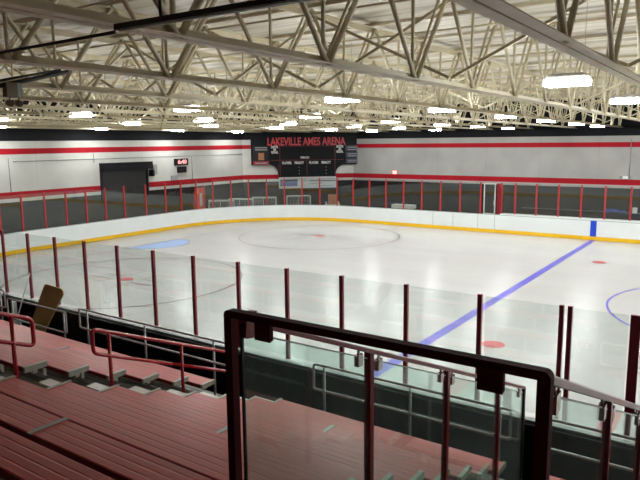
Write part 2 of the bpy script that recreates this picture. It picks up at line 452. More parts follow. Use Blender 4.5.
# near side, x decreasing to the left
near_x = [28.48, 27.545, 26.23, 24.92, 23.60, 22.33, 21.06, 19.75, 18.45, 17.15, 15.85, 14.57, 13.29, 12.0, 10.7, 9.4]
near = [(x, .06, 0) for x in near_x]
post_xy('glass_post', [near[0]], M['post_dark'], ['wide dark maroon glass post on the near boards at the right edge'], None, wid=.13)
for dx, lab in ((-.06, 'left one of the close pair of dark maroon posts on near boards'), (.06, 'right one of the close pair of dark maroon posts on near boards')):
    post_xy('glass_post', [(27.545 + dx, .06, 0)], M['post_dark'], [lab], None, wid=.065)
labs = ['dark maroon glass post on the near boards, %s to the left of the close pair' % ORD[i] for i in range(len(near_x) - 2)]
post_xy('glass_post', near[2:], M['post_dark'], labs, 'maroon glass posts along the near boards', wid=.07)
for i in range(len(near_x) - 1):
    lab = ('clear glass pane between the wide right-edge post and the close pair' if i == 0 else
           'clear glass pane on the near boards, %s left of the close pair of posts' % ORD[i - 1])
    pane(near[i], near[i + 1], lab, 'glass panes along the near boards', M['rink_glass'], gap=.09 if i < 2 else .045)
# extra to the right, for completeness of the row
for i in range(3):
    post_xy('glass_post', [(29.8 + 1.3 * i, .06, 0)], M['post_dark'], ['dark maroon glass post on the near boards, %s beyond the wide post' % ORD[i]], 'maroon glass posts along the near boards', wid=.07)
    pane((28.48 + (1.32 if i else 0) + 1.3 * max(0, i - 1), .06), (29.8 + 1.3 * i, .06), 'clear glass pane on the near boards, %s beyond the wide post' % ORD[i], 'glass panes along the near boards', M['rink_glass'], gap=.09 if i == 0 else .045)

# far perimeter: far side (right to left), corner, end side down to the near-left corner
def perim():
    """glass posts from the bench end leftwards along the far side, round the corner and down the end"""
    P = [(x, W + .06, 0) for x in (31.7, 30.5, 29.3, 28.1, 26.9, 25.7, 24.51, 23.29, 22.11, 20.94, 19.76, 18.58, 17.8)]
    R = RC + .06; arc = R * PI / 2
    S = [-8.56, -7.3, -6.05, -4.8, -3.55, -2.3, -1.07, .16, 1.38, 2.62, 3.85, 5.06, 6.28, 7.51, 8.73, 10.01, 11.25, 12.47, 13.74, 15.26,
         16.81, 18.09, 19.32, 20.53, 21.75]
    for s in S:
        if s < 0: P.append((RC - s, W + .06, 0))
        elif s < arc:
            a = PI / 2 + s / R; P.append((RC + R * math.cos(a), W - RC + R * math.sin(a), a - PI / 2))
        else: P.append((-.06, W - RC - (s - arc), PI / 2))
    s = .42
    while s < arc:
        a = PI + s / R; P.append((RC + R * math.cos(a), RC + R * math.sin(a), a - PI / 2)); s += 1.22
    return P
FP = perim()
labs = ['bright red post on the far boards, %s leftwards from the bench end' % ORD[i] for i in range(len(FP))]
post_xy('glass_post', FP, M['red'], labs, 'red glass posts round the far boards', wid=.085)
for i in range(len(FP) - 1):
    a, c = FP[i], FP[i + 1]
    if abs(a[0] - 17.8) < .01: continue
    pane(a, c, 'clear glass pane on the far boards, %s leftwards from the bench end' % ORD[i], 'glass panes round the far boards', M['rink_glass'])

# bench door in the far boards: white framed glass door with dark opening beside it
d = thing('bench_door', 'narrow white framed glass door standing open at the player bench end', 'door', (16.74, W + .1, 0))
b = MB()
b.box(-.02, .04, 0, .05, ZB + .0, 2.85); b.box(.62, .68, 0, .05, ZB + .0, 2.85); b.box(.04, .62, 0, .05, 2.79, 2.85); b.box(.04, .62, 0, .05, ZB, ZB + .05)
b.build('door_frame', M['goal_white'], d)
b = MB(); b.box(.04, .62, .02, .032, ZB, 2.79); b.build('door_glass', M['rink_glass'], d)
b = MB(); b.box(.58, .61, -.03, 0, 1.6, 1.85); b.build('door_handle', M['steel'], d)
d = thing('door_post_pad', 'thick dark maroon door post right beside the white framed door', 'post', (17.55, W + .3, 0))
b = MB(); b.box(-.1, .1, -.06, .1, .0, 2.85); b.build('post_body', M['post_dark'], d)
b = MB(); b.box(.1, .3, -.04, .1, .3, 2.6); b.build('dark_jamb', M['black'], d)

# players' bench behind
pb = thing('players_bench', 'long dark players bench behind the far boards on the right', 'bench', (18.2, 27.4, 0))
b = MB(); b.box(0, 14.5, 0, .35, .5, .56); b.build('seat', M['dark_box'], pb)
b = MB(); b.box(0, 14.5, .9, 1.35, .0, 1.28); b.build('back_panel', M['black'], pb)
for x in (.5, 5, 9.5, 14):
    b = MB(); b.box(x, x + .06, .02, .33, 0, .5); b.build('leg', M['dark_box'], pb)
b = MB(); b.tube([(22.9, 28.4, 1.30), (22.98, 28.4, 1.42), (23.5, 28.4, 1.42), (23.6, 28.4, 1.3)], .05, 8); b.box(22.8, 23.9, 28.35, 28.6, 1.285, 1.36)
tag(b.build('equipment_bag', M['blue_item']), 'small blue bag lying on the players bench behind far glass', 'bag')
m = MB(); m.prism([(24.35 + .13 * math.cos(t * PI / 6), 28.5 + .13 * math.sin(t * PI / 6), 1.28) for t in range(12)], (0, 0, .3))
bk = m.build('bucket', M['bucket']); tag(bk, 'pale grey bucket on the players bench at the right edge', 'bucket')

# white bench box behind far boards
b = thing('storage_bench', 'low white box bench behind the far glass left of the door', 'bench', (10.0, 27.3, 0))
m = MB(); m.box(0, 1.5, 0, .5, 0, .95); m.build('body', M['dark_box'], b)
m = MB(); m.box(-.02, 1.52, -.02, .52, .95, 1.18); m.build('seat', M['goal_white'], b)

# spare goals behind the corner glass
def goal(x, y, rz, lab, first=[None]):
    if first[0] is None:
        g = thing('hockey_goal', lab, 'hockey goal', (x, y, 0), 'spare goals behind the corner glass', rz)
        f = MB()
        f.tube(fillet([(-.9, 0, 0), (-.9, 0, 1.22), (.9, 0, 1.22), (.9, 0, 0)], .08), .045, 8)
        f.build('frame', M['goal_white'], g)
        f = MB()
        f.tube(fillet([(-.9, 0, 1.22), (-.85, .5, 1.2), (.85, .5, 1.2), (.9, 0, 1.22)], .15), .03, 6)
        f.tube(fillet([(-.9, 0, .03), (-.9, .95, .03), (.9, .95, .03), (.9, 0, .03)], .3), .03, 6)
        f.tube([(0, .5, 1.2), (0, .95, .03)], .02, 6)
        f.build('back_bar', M['goal_white'], g)
        n = MB()
        for i in range(15):
            X = -.84 + i * .12; n.tube([(X, .5, 1.19), (X, .95, .04)], .008, 4)
            n.tube([(X, 0, 1.2), (X, .5, 1.19)], .008, 4)
        for k in range(9):
            t = k / 9; n.tube([(-.87, .95 - .45 * t, .04 + 1.15 * t), (.87, .95 - .45 * t, .04 + 1.15 * t)], .008, 4)
            for sx in (-1, 1): n.tube([(sx * .89, 0, .05 + 1.15 * t), (sx * .87, .95 - .45 * t, .05 + 1.15 * t)], .008, 4)
        n.build('netting', M['net'], g); first[0] = g; register(g); return g
    g = copy_tree(first[0]); g.location = (x, y, 0); g.rotation_euler.z = rz; g['label'] = lab; return g
goal(-1.75, 23.5, math.radians(215), 'leftmost white spare hockey goal behind the corner glass')
goal(-1.35, 25.2, math.radians(205), 'second spare hockey goal from the left behind corner glass')
goal(-.7, 27.0, math.radians(215), 'third spare hockey goal from the left behind corner glass')
goal(.9, 29.2, math.radians(40), 'white spare hockey goal standing under the scoreboard banner')
d = thing('wooden_stand', 'small tan stand behind the corner glass right of the goals', 'stand', (4.15, 29.0, 0), rz=math.radians(40))
m = MB(); m.box(-.3, .3, -.2, .2, .75, 1.45); m.build('cabinet', M['poster_tan'], d)
for sx in (-.5, .5):
    for sy in (-.2, .2):
        m = MB(); m.tube([(sx, sy, 0), (sx * .9, sy, .95)], .03, 6); m.build('leg', M['goal_white'], d)
m = MB(); m.box(-.55, .55, -.25, .25, .7, .75); m.build('shelf', M['goal_white'], d)
d = thing('padded_gate_post', 'orange red padded gate panel behind the left far glass', 'gate post', (-.75, 20.35, 0), rz=math.radians(0))
m = MB(); m.box(-.06, .06, -.36, .36, .1, 2.35); m.build('pad', M['orange'], d)
m = MB(); m.box(-.07, .1, -.48, -.36, 0, 2.1); m.box(-.07, .1, .36, .46, 0, 2.5); m.build('upright', M['red'], d)
m = MB(); m.box(.06, .066, -.02, .2, 1.15, 2.0); m.build('notice_sheet', M['goal_white'], d)
m = MB(); m.box(.06, .066, -.34, -.14, 2.0, 2.25); m.build('orange_tag', M['orange_tag'], d)

# ------------------------------------------------------------------ things on the end wall
d = thing('rollup_door', 'black roll-up shutter with a coil box on the left end wall', 'shutter', (XL, 14.45, 0))
m = MB()
for i in range(14):
    z = 1.95 + i * .125; m.box(.02, .07, .05, 3.35, z, z + .11)
m.box(.0, .04, .0, 3.4, 1.9, 3.75); m.build('shutter_slats', M['dark_box'], d)
m = MB(); m.box(.0, .45, -.1, 3.65, 3.68, 4.16); m.build('coil_box', M['sb'], d)
m = MB(); m.box(.0, .12, -.1, .02, 1.9, 3.68); m.build('guide_rail', M['black'], d)
m = MB(); m.box(.0, .12, 3.4, 3.52, 1.9, 3.68); m.build('guide_rail', M['black'], d)
d = thing('wall_speaker', 'small grey loudspeaker bracket beside the roll-up shutter', 'speaker', (XL, 18.45, 0))
m = MB(); m.box(.0, .3, -.18, .12, 3.3, 3.95); m.build('cabinet', M['banner_grey'], d)
m = MB(); m.box(.0, .4, -.35, -.2, 3.2, 3.6); m.build('bracket', M['black'], d)
d = thing('digital_clock', 'black digital clock with red glowing digits on the left wall', 'clock', (XL, 20.9, 4.04))
m = MB(); m.box(0, .12, -.6, .6, -.24, .22); m.build('case', M['black'], d)
MT = Matrix.Translation((.125, .05, -.01)) @ Matrix(((0, 0, 1, 0), (1, 0, 0, 0), (0, 1, 0, 0), (0, 0, 0, 1)))
text('digits', '6:40', .38, M['led'], d, MT, width=.8, bold=.012, depth=.004)
m = MB(); m.box(XL, XL + .15, 20.55, 21.3, 3.3, 3.72)
tag(m.build('control_box', M['black']), 'black box on the wall directly under the digital clock', 'box')
m = MB(); m.box(XL, XL + .05, 19.97, 20.55, 2.83, 3.14)
tag(m.build('wall_panel', M['banner_grey']), 'pale grey panel on the end wall below left of the clock', 'panel')
for i, (y, z0, z1, lab) in enumerate(((21.95, 2.8, 4.35, 'thin grey conduit on the end wall right of the clock'), (8.75, 2.8, 4.6, 'thin grey conduit on the end wall far left'), (14.0, 4.2, 4.75, 'short grey conduit on the end wall above the shutter corner'))):
    m = MB(); m.tube([(XL + .02, y, z0), (XL + .02, y, z1)], .022, 6); tag(m.build('conduit', M['banner_grey']), lab, 'conduit')
m = MB(); m.tube([(XL + .02, 9.0, 4.42), (XL + .02, 27.2, 4.42)], .018, 6)
tag(m.build('conduit', M['banner_grey']), 'long level conduit on the end wall under the upper stripe', 'conduit')
m = MB(); m.tube([(23.2, YB - .03, 2.95), (23.2, YB - .03, 5.3)], .022, 6)
tag(m.build('conduit', M['banner_grey']), 'thin upright conduit on the right part of the back wall', 'conduit')
d = thing('emergency_light', 'small twin-head emergency light on the back wall at right', 'emergency light', (23.0, YB, 2.95))
m = MB(); m.box(-.15, .15, -.1, 0, -.08, .08); m.build('battery_box', M['lamp_body'], d)
for sx in (-.25, .25):
    m = MB(); m.tube([(sx, -.05, 0), (sx, -.2, -.02)], .07, 10); m.build('lamp_head', M['banner_grey'], d)
d = thing('exit_light', 'glowing red exit light low on the back wall', 'exit light', (6.95, YB, 2.9))
m = MB(); m.box(-.2, .2, -.1, 0, -.1, .2); m.build('case', M['sb_red'], d)
m = MB(); m.box(-.18, .18, -.11, -.1, -.08, .18); m.build('face', M['exit_red'], d)

# ------------------------------------------------------------------ scoreboard across the corner
a45 = math.radians(45)
sb = thing('scoreboard', 'big black arena scoreboard with red lettering across the far corner', 'scoreboard', (-2.4, 27.6, 0), rz=a45)
# local: x along the board to the right, -y toward the rink, z up
def arc_pts(cx, cz, r, a0, a1, n=8): return [(cx + r * math.cos(a0 + (a1 - a0) * i / n), 0, cz + r * math.sin(a0 + (a1 - a0) * i / n)) for i in range(n + 1)]
poly = [(0, 0, 6.35), (0, 0, 3.58)] + [(1.35, 0, 3.58)] + arc_pts(1.35, 2.85, .73, PI / 2, 0)[1:] + [(2.08, 0, 2.62), (6.62, 0, 2.62)] + arc_pts(7.38, 2.75, .76, PI, PI / 2) + [(8.77, 0, 3.51), (8.77, 0, 6.35)]
m = MB(); m.prism(poly, (0, .14, 0)); m.build('backing_panel', M['sb'], sb)
def sbtext(nm, body, u, z, width, size, mat, bold=0.0):
    mt = Matrix.Translation((u, -.02, z)) @ Matrix(((1, 0, 0, 0), (0, 0, -1, 0), (0, 1, 0, 0), (0, 0, 0, 1)))
    return text(nm, body, size, mat, sb, mt, width=width, bold=bold, depth=.012)
sbtext('arena_name', 'LAKEVILLE AMES ARENA', 4.33, 5.32, 6.15, .84, M['sb_red'], .022)
for u in (1.82, 6.97):
    for k, wd in enumerate(('SHOTS', 'ON', 'GOAL')):
        sbtext('caption', wd, u, 4.93 - k * .2, .55 if wd != 'ON' else .22, .25, M['sb_white'], .016)
sbtext('caption', 'PERIOD', 4.18, 4.1, .68, .22, M['sb_white'], .008)
for u, wd in ((2.75, 'PLAYER'), (3.72, 'PENALTY'), (4.88, 'PLAYER'), (5.86, 'PENALTY')):
    sbtext('caption', wd, u, 3.7, .74, .25, M['sb_white'], .016)
for u in (3.72, 5.86):
    for z in (3.35, 3.1, 2.85):
        m = MB(); m.tube([(u, -.015, z - .03), (u, -.015, z + .03)], .022, 6); m.build('colon_dot', M['sb_white'], sb)
m = MB()
m.box(1.45, 7.3, -.012, 0, 3.9, 3.925); m.box(2.21, 2.24, -.012, 0, 2.7, 5.0); m.box(6.57, 6.6, -.012, 0, 2.7, 5.0)
m.box(4.32, 4.35, -.012, 0, 2.7, 3.9); m.box(2.3, 6.5, -.012, 0, 4.98, 5.0); m.box(2.08, 2.1, -.012, 0, 2.65, 3.6)
m.build('divider_lines', M['sb_line'], sb)
m = MB(); m.box(.15, 1.37, -.05, -.002, 3.58, 5.05); m.build('advert_panel', M['black'], sb)
m = MB(); m.box(.15, 1.37, -.06, -.05, 3.58, 3.86); m.build('advert_strip', M['poster_red'], sb)
m = MB(); m.box(.55, 1.0, -.06, -.05, 3.95, 4.5); m.build('advert_picture', M['poster_tan'], sb)
m = MB()
for z in (4.86, 4.7): m.box(.3, 1.25, -.06, -.05, z, z + .07)
m.box(.3, 1.2, -.068, -.06, 3.68, 3.76); m.build('advert_lettering', M['banner_grey'], sb)
m = MB()
for z0, z1 in ((3.6, 3.98), (4.06, 4.5), (4.58, 5.0)): m.box(7.45, 8.65, -.05, -.002, z0, z1)
m.build('sponsor_panel', M['sb_blue'], sb)
m = MB()
for z in (3.68, 3.82, 4.16, 4.32, 4.66, 4.84): m.box(7.6, 8.55, -.058, -.05, z, z + .045)
m.build('sponsor_lettering', M['banner_grey'], sb)
bn = thing('sponsor_banner', 'white sponsor banner with blue block hanging under the scoreboard', 'banner', (-2.4, 27.6, 0), rz=a45)
m = MB(); m.box(2.1, 6.65, -.06, -.03, 1.72, 2.6); m.build('banner_sheet', M['banner'], bn)
m = MB(); m.box(2.2, 3.55, -.07, -.06, 1.9, 2.3); m.build('blue_block', M['banner_blue'], bn)
m = MB(); m.box(2.2, 3.6, -.07, -.06, 2.3, 2.42); m.box(4.5, 6.6, -.07, -.06, 2.26, 2.31); m.build('dark_strip', M['banner_dark'], bn)
m = MB(); m.beam((3.7, -.065, 1.8), (4.2, -.065, 2.4), .01, .05, (0, 1, 0)); m.beam((4.2, -.065, 1.8), (3.7, -.065, 2.4), .01, .05, (0, 1, 0)); m.build('crossed_sticks', M['banner_dark'], bn)
m = MB()
m.box(4.6, 5.5, -.07, -.06, 2.03, 2.12); m.box(5.0, 6.4, -.07, -.06, 1.86, 1.92); m.box(5.3, 6.45, -.07, -.06, 2.4, 2.44); m.build('lettering', M['banner_grey'], bn)

# ------------------------------------------------------------------ roof trusses
ZT = 7.62
Y0T, Y1T = -12.4, YB - .05
def zb(y): return 6.27 - .0065 * (y + 8)      # bottom of the chord
tr_x = [28.05 - 2.72 * k for k in range(12)]
def make_truss(x, lab):
    t = thing('roof_truss', lab, 'roof truss', (x, 0, 0), 'cream roof trusses spanning the rink')
    m = MB()
    for s_ in (-1, 1):
        # angle iron: upright leg beside the web, flat leg outwards
        m.quadbox([(s_ * .012, Y0T, zb(Y0T)), (s_ * .02, Y0T, zb(Y0T)), (s_ * .02, Y1T, zb(Y1T)), (s_ * .012, Y1T, zb(Y1T)),
                   (s_ * .012, Y0T, zb(Y0T) + .09), (s_ * .02, Y0T, zb(Y0T) + .09), (s_ * .02, Y1T, zb(Y1T) + .09), (s_ * .012, Y1T, zb(Y1T) + .09)])
        x0, x1 = sorted((s_ * .02, s_ * .14))
        m.quadbox([(x0, Y0T, zb(Y0T)), (x1, Y0T, zb(Y0T)), (x1, Y1T, zb(Y1T)), (x0, Y1T, zb(Y1T)),
                   (x0, Y0T, zb(Y0T) + .012), (x1, Y0T, zb(Y0T) + .012), (x1, Y1T, zb(Y1T) + .012), (x0, Y1T, zb(Y1T) + .012)])
    m.build('bottom_chord', M['truss'], t)
    m = MB(); m.box(-.1, .1, Y0T, Y1T, ZT + .10, ZT + .112); m.box(-.02, .02, Y0T, Y1T, ZT, ZT + .1); m.build('top_chord', M['truss'], t)
    y = -3.0 - 2.36 * 3
    k = 0
    # one mesh per member kind, shared
    zc = zb(10) + .06
    def dia(sign):
        q = MB(); q.tube([(.058, sign * .02, zc - .05), (.058, sign * 1.18, ZT + .05)], .036, 8); return q
    def ver():
        q = MB(); q.tube([(.0, 0, zc - .02), (.0, 0, ZT + .05)], .027, 6); return q
    pr = None
    while y < Y1T - 1:
        dz = zb(y) - zb(10)
        if pr is None:
            a = dia(-1).build('diagonal', M['truss'], t); c = dia(1).build('diagonal', M['truss'], t); v = ver().build('vertical', M['truss'], t)
            m2 = MB(); m2.tube([(-.05, 1.1, ZT), (-.05, .12, zc + .0)], .022, 6)
            s2 = m2.build('stiffener_rod', M['truss'], t)
            pr = (a, c, v, s2); cur = pr
        else:
            cur = []
            for o in pr:
                n = o.copy(); C.objects.link(n); cur.append(n)
        for o in cur:
            o.parent = t; o.location = (0, y, dz)
        y += 2.36
    return t
t0 = make_truss(tr_x[0], 'cream steel roof truss nearest the camera, top right corner'); register(t0)
for k, x in enumerate(tr_x[1:]):
    c = copy_tree(t0); c.location = (x, 0, 0)
    c['label'] = 'cream steel roof truss, %s one beyond the nearest truss' % ORD[k]
for k in range(2):
    c = copy_tree(t0); c.location = (28.05 + 2.72 * (k + 1), 0, 0)
    c['label'] = 'cream steel roof truss, %s one behind the camera side of the nearest' % ORD[k]

# purlins and bridging rods run along x
pl = None
k = 0
y = -10.08 - 1.18
while y < YB - .5:
    if pl is None:
        m = MB(); m.box(XL, 34.0, -.02, .02, ZT + .165, ZT + .225); pl = m.build('purlin', M['truss']); o = pl
    else:
        o = pl.copy(); C.objects.link(o)
    o.location = (0, y, 0)
    tag(o, 'cream roof purlin above the trusses, %s out from the stands side' % ORD[k], 'purlin', 'roof purlins above the trusses')
    y += 2.36; k += 1
br = None
for k, y in enumerate((-7.72, -3.0 + .05, -.25, 2.6, 7.3, 12.0, 16.7, 21.4, 26.1, 30.8)):
    if br is None:
        m = MB(); m.tube([(XL, 0, ZT - .14), (34, 0, ZT - .14)], .02, 6); br = m.build('bridging_rod', M['truss']); o = br
    else: o = br.copy(); C.objects.link(o)
    o.location = (0, y, 0)
    tag(o, 'thin cream bridging rod tying the trusses, %s out from the stands side' % ORD[k], 'rod', 'bridging rods tying the trusses')
# sway braces: V pairs between trusses
sp = None; k = 0
for y in (.75, 9.7, 19.1, 28.5):
    for i in range(12):
        x = 28.05 + 2.72 - 2.72 * i
        if y > 28 and x < 6: continue
        if sp is None:
            sp = thing('sway_brace', '', 'brace', (0, 0, 0))
            m = MB(); m.beam((0, 0, zb(5) + .15), (-2.72, 0, ZT), .05, .05); m.build('brace_bar', M['truss'], sp)
            m = MB(); m.beam((-2.72, .07, zb(5) + .15), (0, .07, ZT), .05, .05); m.build('brace_bar', M['truss'], sp)
            register(sp); o = sp
        else: o = copy_tree(sp)
        o.location = (x, y, zb(y) - zb(5) if y < 20 else -.1)
        tag(o, 'cream crossed sway brace, %s truss bay from the right, %s line from the stands' % (ORD[i], ORD[(.75, 9.7, 19.1, 28.5).index(y)]), 'brace', 'sway braces between roof trusses')

# ------------------------------------------------------------------ lights
lt = None
rows = [(-1.5, [7.6, 13.6, 19.4, 25.2, 31.2]), (6.55, [3.2, 9.3, 14.2, 19.6, 25.3, 30.6]), (11.56, [3.2, 8.7, 14.2, 20.0, 25.2, 30.5]), (16.56, [3.1, 9.0, 14.9, 20.3, 25.2, 30.4]),
        (21.9, [2.75, 8.2, 13.9, 19.3, 24.9, 30.0]), (26.98, [1.78, 7.5, 13.4, 19.2, 25, 30.6]), (32.4, [2, 7.8, 13.6, 19.2, 25, 30.6]), (37.8, [2, 7.8, 13.6, 19.2, 25, 30.6]),
        (43.2, [2, 7.8, 13.6, 19.2, 25, 30.6]), (48.6, [2, 7.8, 13.6, 19.2, 25, 30.6]), (54, [2, 7.8, 13.6, 19.2, 25, 30.6]), (59.4, [2, 7.8, 13.6, 19.2, 25, 30.6])]
for r_, (x, ys) in enumerate(rows):
    for j, y in enumerate(ys):
        if lt is None:
            lt = thing('high_bay_light', '', 'ceiling light', (0, 0, 0))
            m = MB(); m.box(-.32, .32, -.17, .17, .075, .12); m.box(-.27, .27, -.1, .1, .12, .17); m.build('housing', M['lamp_body'], lt)
            m = MB(); m.box(-.34, .34, -.18, .18, -.03, .075); m.build('lens', M['lamp'], lt)
            ld = bpy.data.lights.new('lamp_glow', 'AREA'); ld.shape = 'RECTANGLE'; ld.size = .66; ld.size_y = .34; ld.energy = 42; ld.color = (.955, 1.0, 1.0)
            lo = bpy.data.objects.new('lamp_glow', ld); C.objects.link(lo); lo.parent = lt; lo.location = (0, 0, -.034)
            m = MB()
            for sx in (-.25, .25): m.tube([(sx, 0, .16), (sx, 0, 1.3)], .004, 4)
            m.build('hanger_wires', M['galv'], lt)
            register(lt); o = lt
        else: o = copy_tree(lt)
        o.location = (x, y, 6.225 - .0075 * (y - 3))
        tag(o, 'glowing white high-bay light, %s row from the end wall, %s out from the stands' % (ORD[r_], ORD[j]), 'ceiling light', 'high-bay lights hanging over the ice')

# heater tube and conduits over the stands
h = thing('radiant_heater', 'long black radiant heater tube hung under the trusses at top', 'heater', (0, 0, 0))
m = MB(); m.beam((25.5, -6.1, 6.22), (31.5, -6.1, 6.2), .07, .045); m.build('tube_hood', M['heater'], h)
m = MB(); m.box(25.55, 31.4, -6.136, -6.134, 6.185, 6.20); m.build('pale_edge', M['cap'], h)
m = MB(); m.tube([(26.0, -6.1, 6.24), (26.0, -6.1, 7.6)], .012, 6); m.build('hanger', M['rod'], h)
m = MB(); m.tube([(22.7, -6.1, 6.17), (25.47, -6.1, 6.19)], .014, 8)
tag(m.build('conduit', M['rod']), 'thin dark conduit running left from the end of the heater tube', 'conduit')
m = MB(); m.tube([(20.4, -4.6, 6.10), (20.4, -3.12, 6.48)], .035, 8); m.tube([(20.4, -4.6, 6.18), (20.4, -3.25, 6.5)], .02, 8)
tag(m.build('conduit', M['rod']), 'dark sloping bar carrying the twin lamp unit at left', 'bar')
d = thing('emergency_light', 'bronze twin-lamp emergency unit hanging from the dark bar at left', 'emergency light', (20.4, -4.1, 0))
m = MB(); m.box(-.06, .06, -.1, .07, 6.03, 6.24); m.build('battery_box', M['bronze'], d)
m = MB(); m.box(-.05, .05, .07, .15, 6.03, 6.24); m.build('side_plate', M['cap'], d)
for yy in (-.03, .11):
    m = MB(); m.tube([(0, yy, 5.99), (0, yy, 6.04)], .012, 6); m.tube([(-.05, yy, 5.95), (.03, yy - .01, 5.94), (.05, yy - .02, 5.935)], .05, 12); m.build('lamp_head', M['bronze'], d)

# ------------------------------------------------------------------ bleachers
P_, R_ = .61, .251
def SY(n): return -1.95 - P_ * n
def SZ(n): return 1.268 + R_ * n
SD = .285
def plank_mb(L):
    """ribbed seat plank, x from 0 to L, front edge y=0, top z=0"""
    prof = [(0, -.045), (0, -.006), (-.008, 0)]
    k = 4
    for i in range(1, k):
        y = -SD * i / k
        prof += [(y + .009, 0), (y + .003, -.0013), (y - .003, -.0013), (y - .009, 0)]
    prof += [(-SD + .008, 0), (-SD, -.006), (-SD, -.045)]
    m = MB(); m.prism([(0, y, z) for y, z in prof], (L, 0, 0)); return m
def seat(n, x0, x1, lab, group, capL, capR):
    s = thing('bleacher_seat', lab, 'bleacher seat', (x0, SY(n), SZ(n)), group)
    L = x1 - x0
    plank_mb(L).build('plank', M['seat_red'], s)
    m = MB(); m.box(.0, L, -SD - .004, -SD, -.06, -.004); m.box(0, L, .0, .004, -.06, -.008); m.build('edge_trim', M['seat_red_edge'], s)
    if capL: m = MB(); m.box(-.025, .02, -SD - .01, .012, -.065, .008); m.build('end_cap', M['alu'], s)
    if capR: m = MB(); m.box(L - .02, L + .025, -SD - .01, .012, -.065, .008); m.build('end_cap', M['alu'], s)
    x = .18
    while x < L - .5:
        m = MB(); m.box(x + .4, x + .44, -SD + .12, -.12, -.40, -.045); m.build('bracket', M['alu'], s); x += 1.83
    xx = L - .18
    m = MB(); m.box(xx - .0, xx + .07, -SD + .17, -.05, -.16, -.045); m.build('bracket', M['alu'], s)
    return s
XA0, XA1, XB0 = 22.25, 23.74, 27.35
for n in range(0, 10):
    seat(n, 8.0, XA0, 'red bleacher plank left of the near aisle, %s row up from the ice' % ORD[n], 'red bleacher planks left of the aisle', True, True)
for n in range(0, 9):
    s = seat(n, XA1, XB0, 'red bleacher plank between aisle and glass guard, %s row up from the ice' % ORD[n], 'red bleacher planks between aisle and guard', True, True)
for n in range(9, 13):
    s = seat(n, XA1, 33.0, 'dark red bleacher plank in the foreground, %s row up from the ice' % ORD[n], 'red bleacher planks in the foreground', True, False)
for n in range(0, 9):
    s = seat(n, 29.35, 33.0, 'red bleacher plank right of the glass guard, %s row up from the ice' % ORD[n], 'red bleacher planks right of the guard', True, False)
# joint covers lying on planks
def cover(n, x, lab, w=.05):
    m = MB(); m.box(x - w / 2, x + w / 2, SY(n) - SD - .012, SY(n) + .01, SZ(n) + .001, SZ(n) + .007); m.box(x - w / 2, x + w / 2, SY(n) + .004, SY(n) + .01, SZ(n) - .06, SZ(n) + .001)
    tag(m.build('joint_cover', M['alu']), lab, 'joint cover')
cover(8, 25.565, 'long grey joint cover strip across the foreground red plank', .045)
cover(2, 25.55, 'small pale joint cover on red plank seen through the guard glass')
cover(5, 25.58, 'small pale joint cover on red plank just left of the front guard post')
cover(2, 19.9, 'small pale joint cover on a red plank left of the aisle')
# foot boards (continuous across the aisles)
for n in range(0, 13):
    s = thing('foot_board', 'grey ribbed aluminium foot board under the bleachers, %s step up from the ice' % ORD[n], 'foot board', (8.0, SY(n), SZ(n) - .43), 'grey foot boards stepping up the stands')
    m = MB(); m.box(0, 25, -.24, .34, -.04, 0)
    for i in range(6): m.box(0, 25, -.2 + i * .09, -.19 + i * .09, 0, .005)
    m.build('board', M['tread'], s)
    m = MB(); m.box(0, 25, -.27, -.245, 0, .21); m.build('riser', M['tread'], s)
# pale half steps at the aisle's right edge
for n in range(0, 9):
    s = thing('half_step', 'pale aluminium half step in the near aisle, %s up from the ice' % ORD[n], 'step', (23.06, SY(n), SZ(n) - .43), 'pale half steps in the near aisle')
    m = MB(); m.box(0, .655, .03, .17, .235, .26); m.build('tread', M['step_white'], s)
    m = MB(); m.box(0, .655, .15, .17, .006, .235); m.build('front_plate', M['alu'], s)
# understructure: dark sloping stringer slab
m = MB(); m.prism([(8, -1.75, -.01), (8, -1.75, SZ(0) - .78), (8, SY(12) - .4, SZ(12) - .78), (8, SY(12) - .4, 0)], (25, 0, 0))
o = m.build('stand_base', M['rubber']); tag(o, 'dark sloping base closed in below the bleachers', 'stand base')
# vomitory foot plank
sp2 = thing('bleacher_seat', 'short red plank at the foot of the stair between glass guards', 'bleacher seat', (27.85, SY(0), SZ(0)))
plank_mb(1.25).build('plank', M['seat_red'], sp2)
m = MB(); m.box(.1, .18, -SD + .05, -.06, -.42, -.045); m.box(1.05, 1.13, -SD + .05, -.06, -.42, -.045); m.build('bracket', M['alu'], sp2)

# ------------------------------------------------------------------ aisle handrails (red pipe)
def handrail(x, ya, yb, lab, posts, endloop_low=True):
    sl = -.413
    def zt(y): return 2.95 + sl * (y + 4.6)
    t = thing('aisle_handrail', lab, 'handrail', (x, 0, 0), None)
    pts = [(0, ya, zt(ya) - .32), (0, ya, zt(ya)), (0, yb, zt(yb)), (0, yb, zt(yb) - .32), (0, ya, zt(ya) - .32)]
    P = fillet(pts, .07)
    m = MB(); m.tube(fillet([(0, (ya + yb) / 2, zt((ya + yb) / 2) - .32)] + pts[:4] + [(0, (ya + yb) / 2, zt((ya + yb) / 2) - .32)], .07), .024, 10)
    m.build('loop_rail', M['hand_red'], t)
    for y in posts:
        m = MB(); m.tube([(0, y, zt(y)), (0, y, zt(y) - .96)], .024, 10); m.build('post', M['hand_red'], t)
        m = MB(); m.tube([(0, y, zt(y) - .97), (0, y, zt(y) - .96)], .06, 12); m.build('base_flange', M['hand_red'], t)
    return t
handrail(23.0, -4.79, -2.25, 'red pipe handrail down the middle of the near aisle, lower section', (-4.55, -3.33, -2.35))
handrail(23.0, -9.6, -5.56, 'red pipe handrail at left edge, upper section in the aisle', (-5.80, -7.0, -8.2, -9.4))

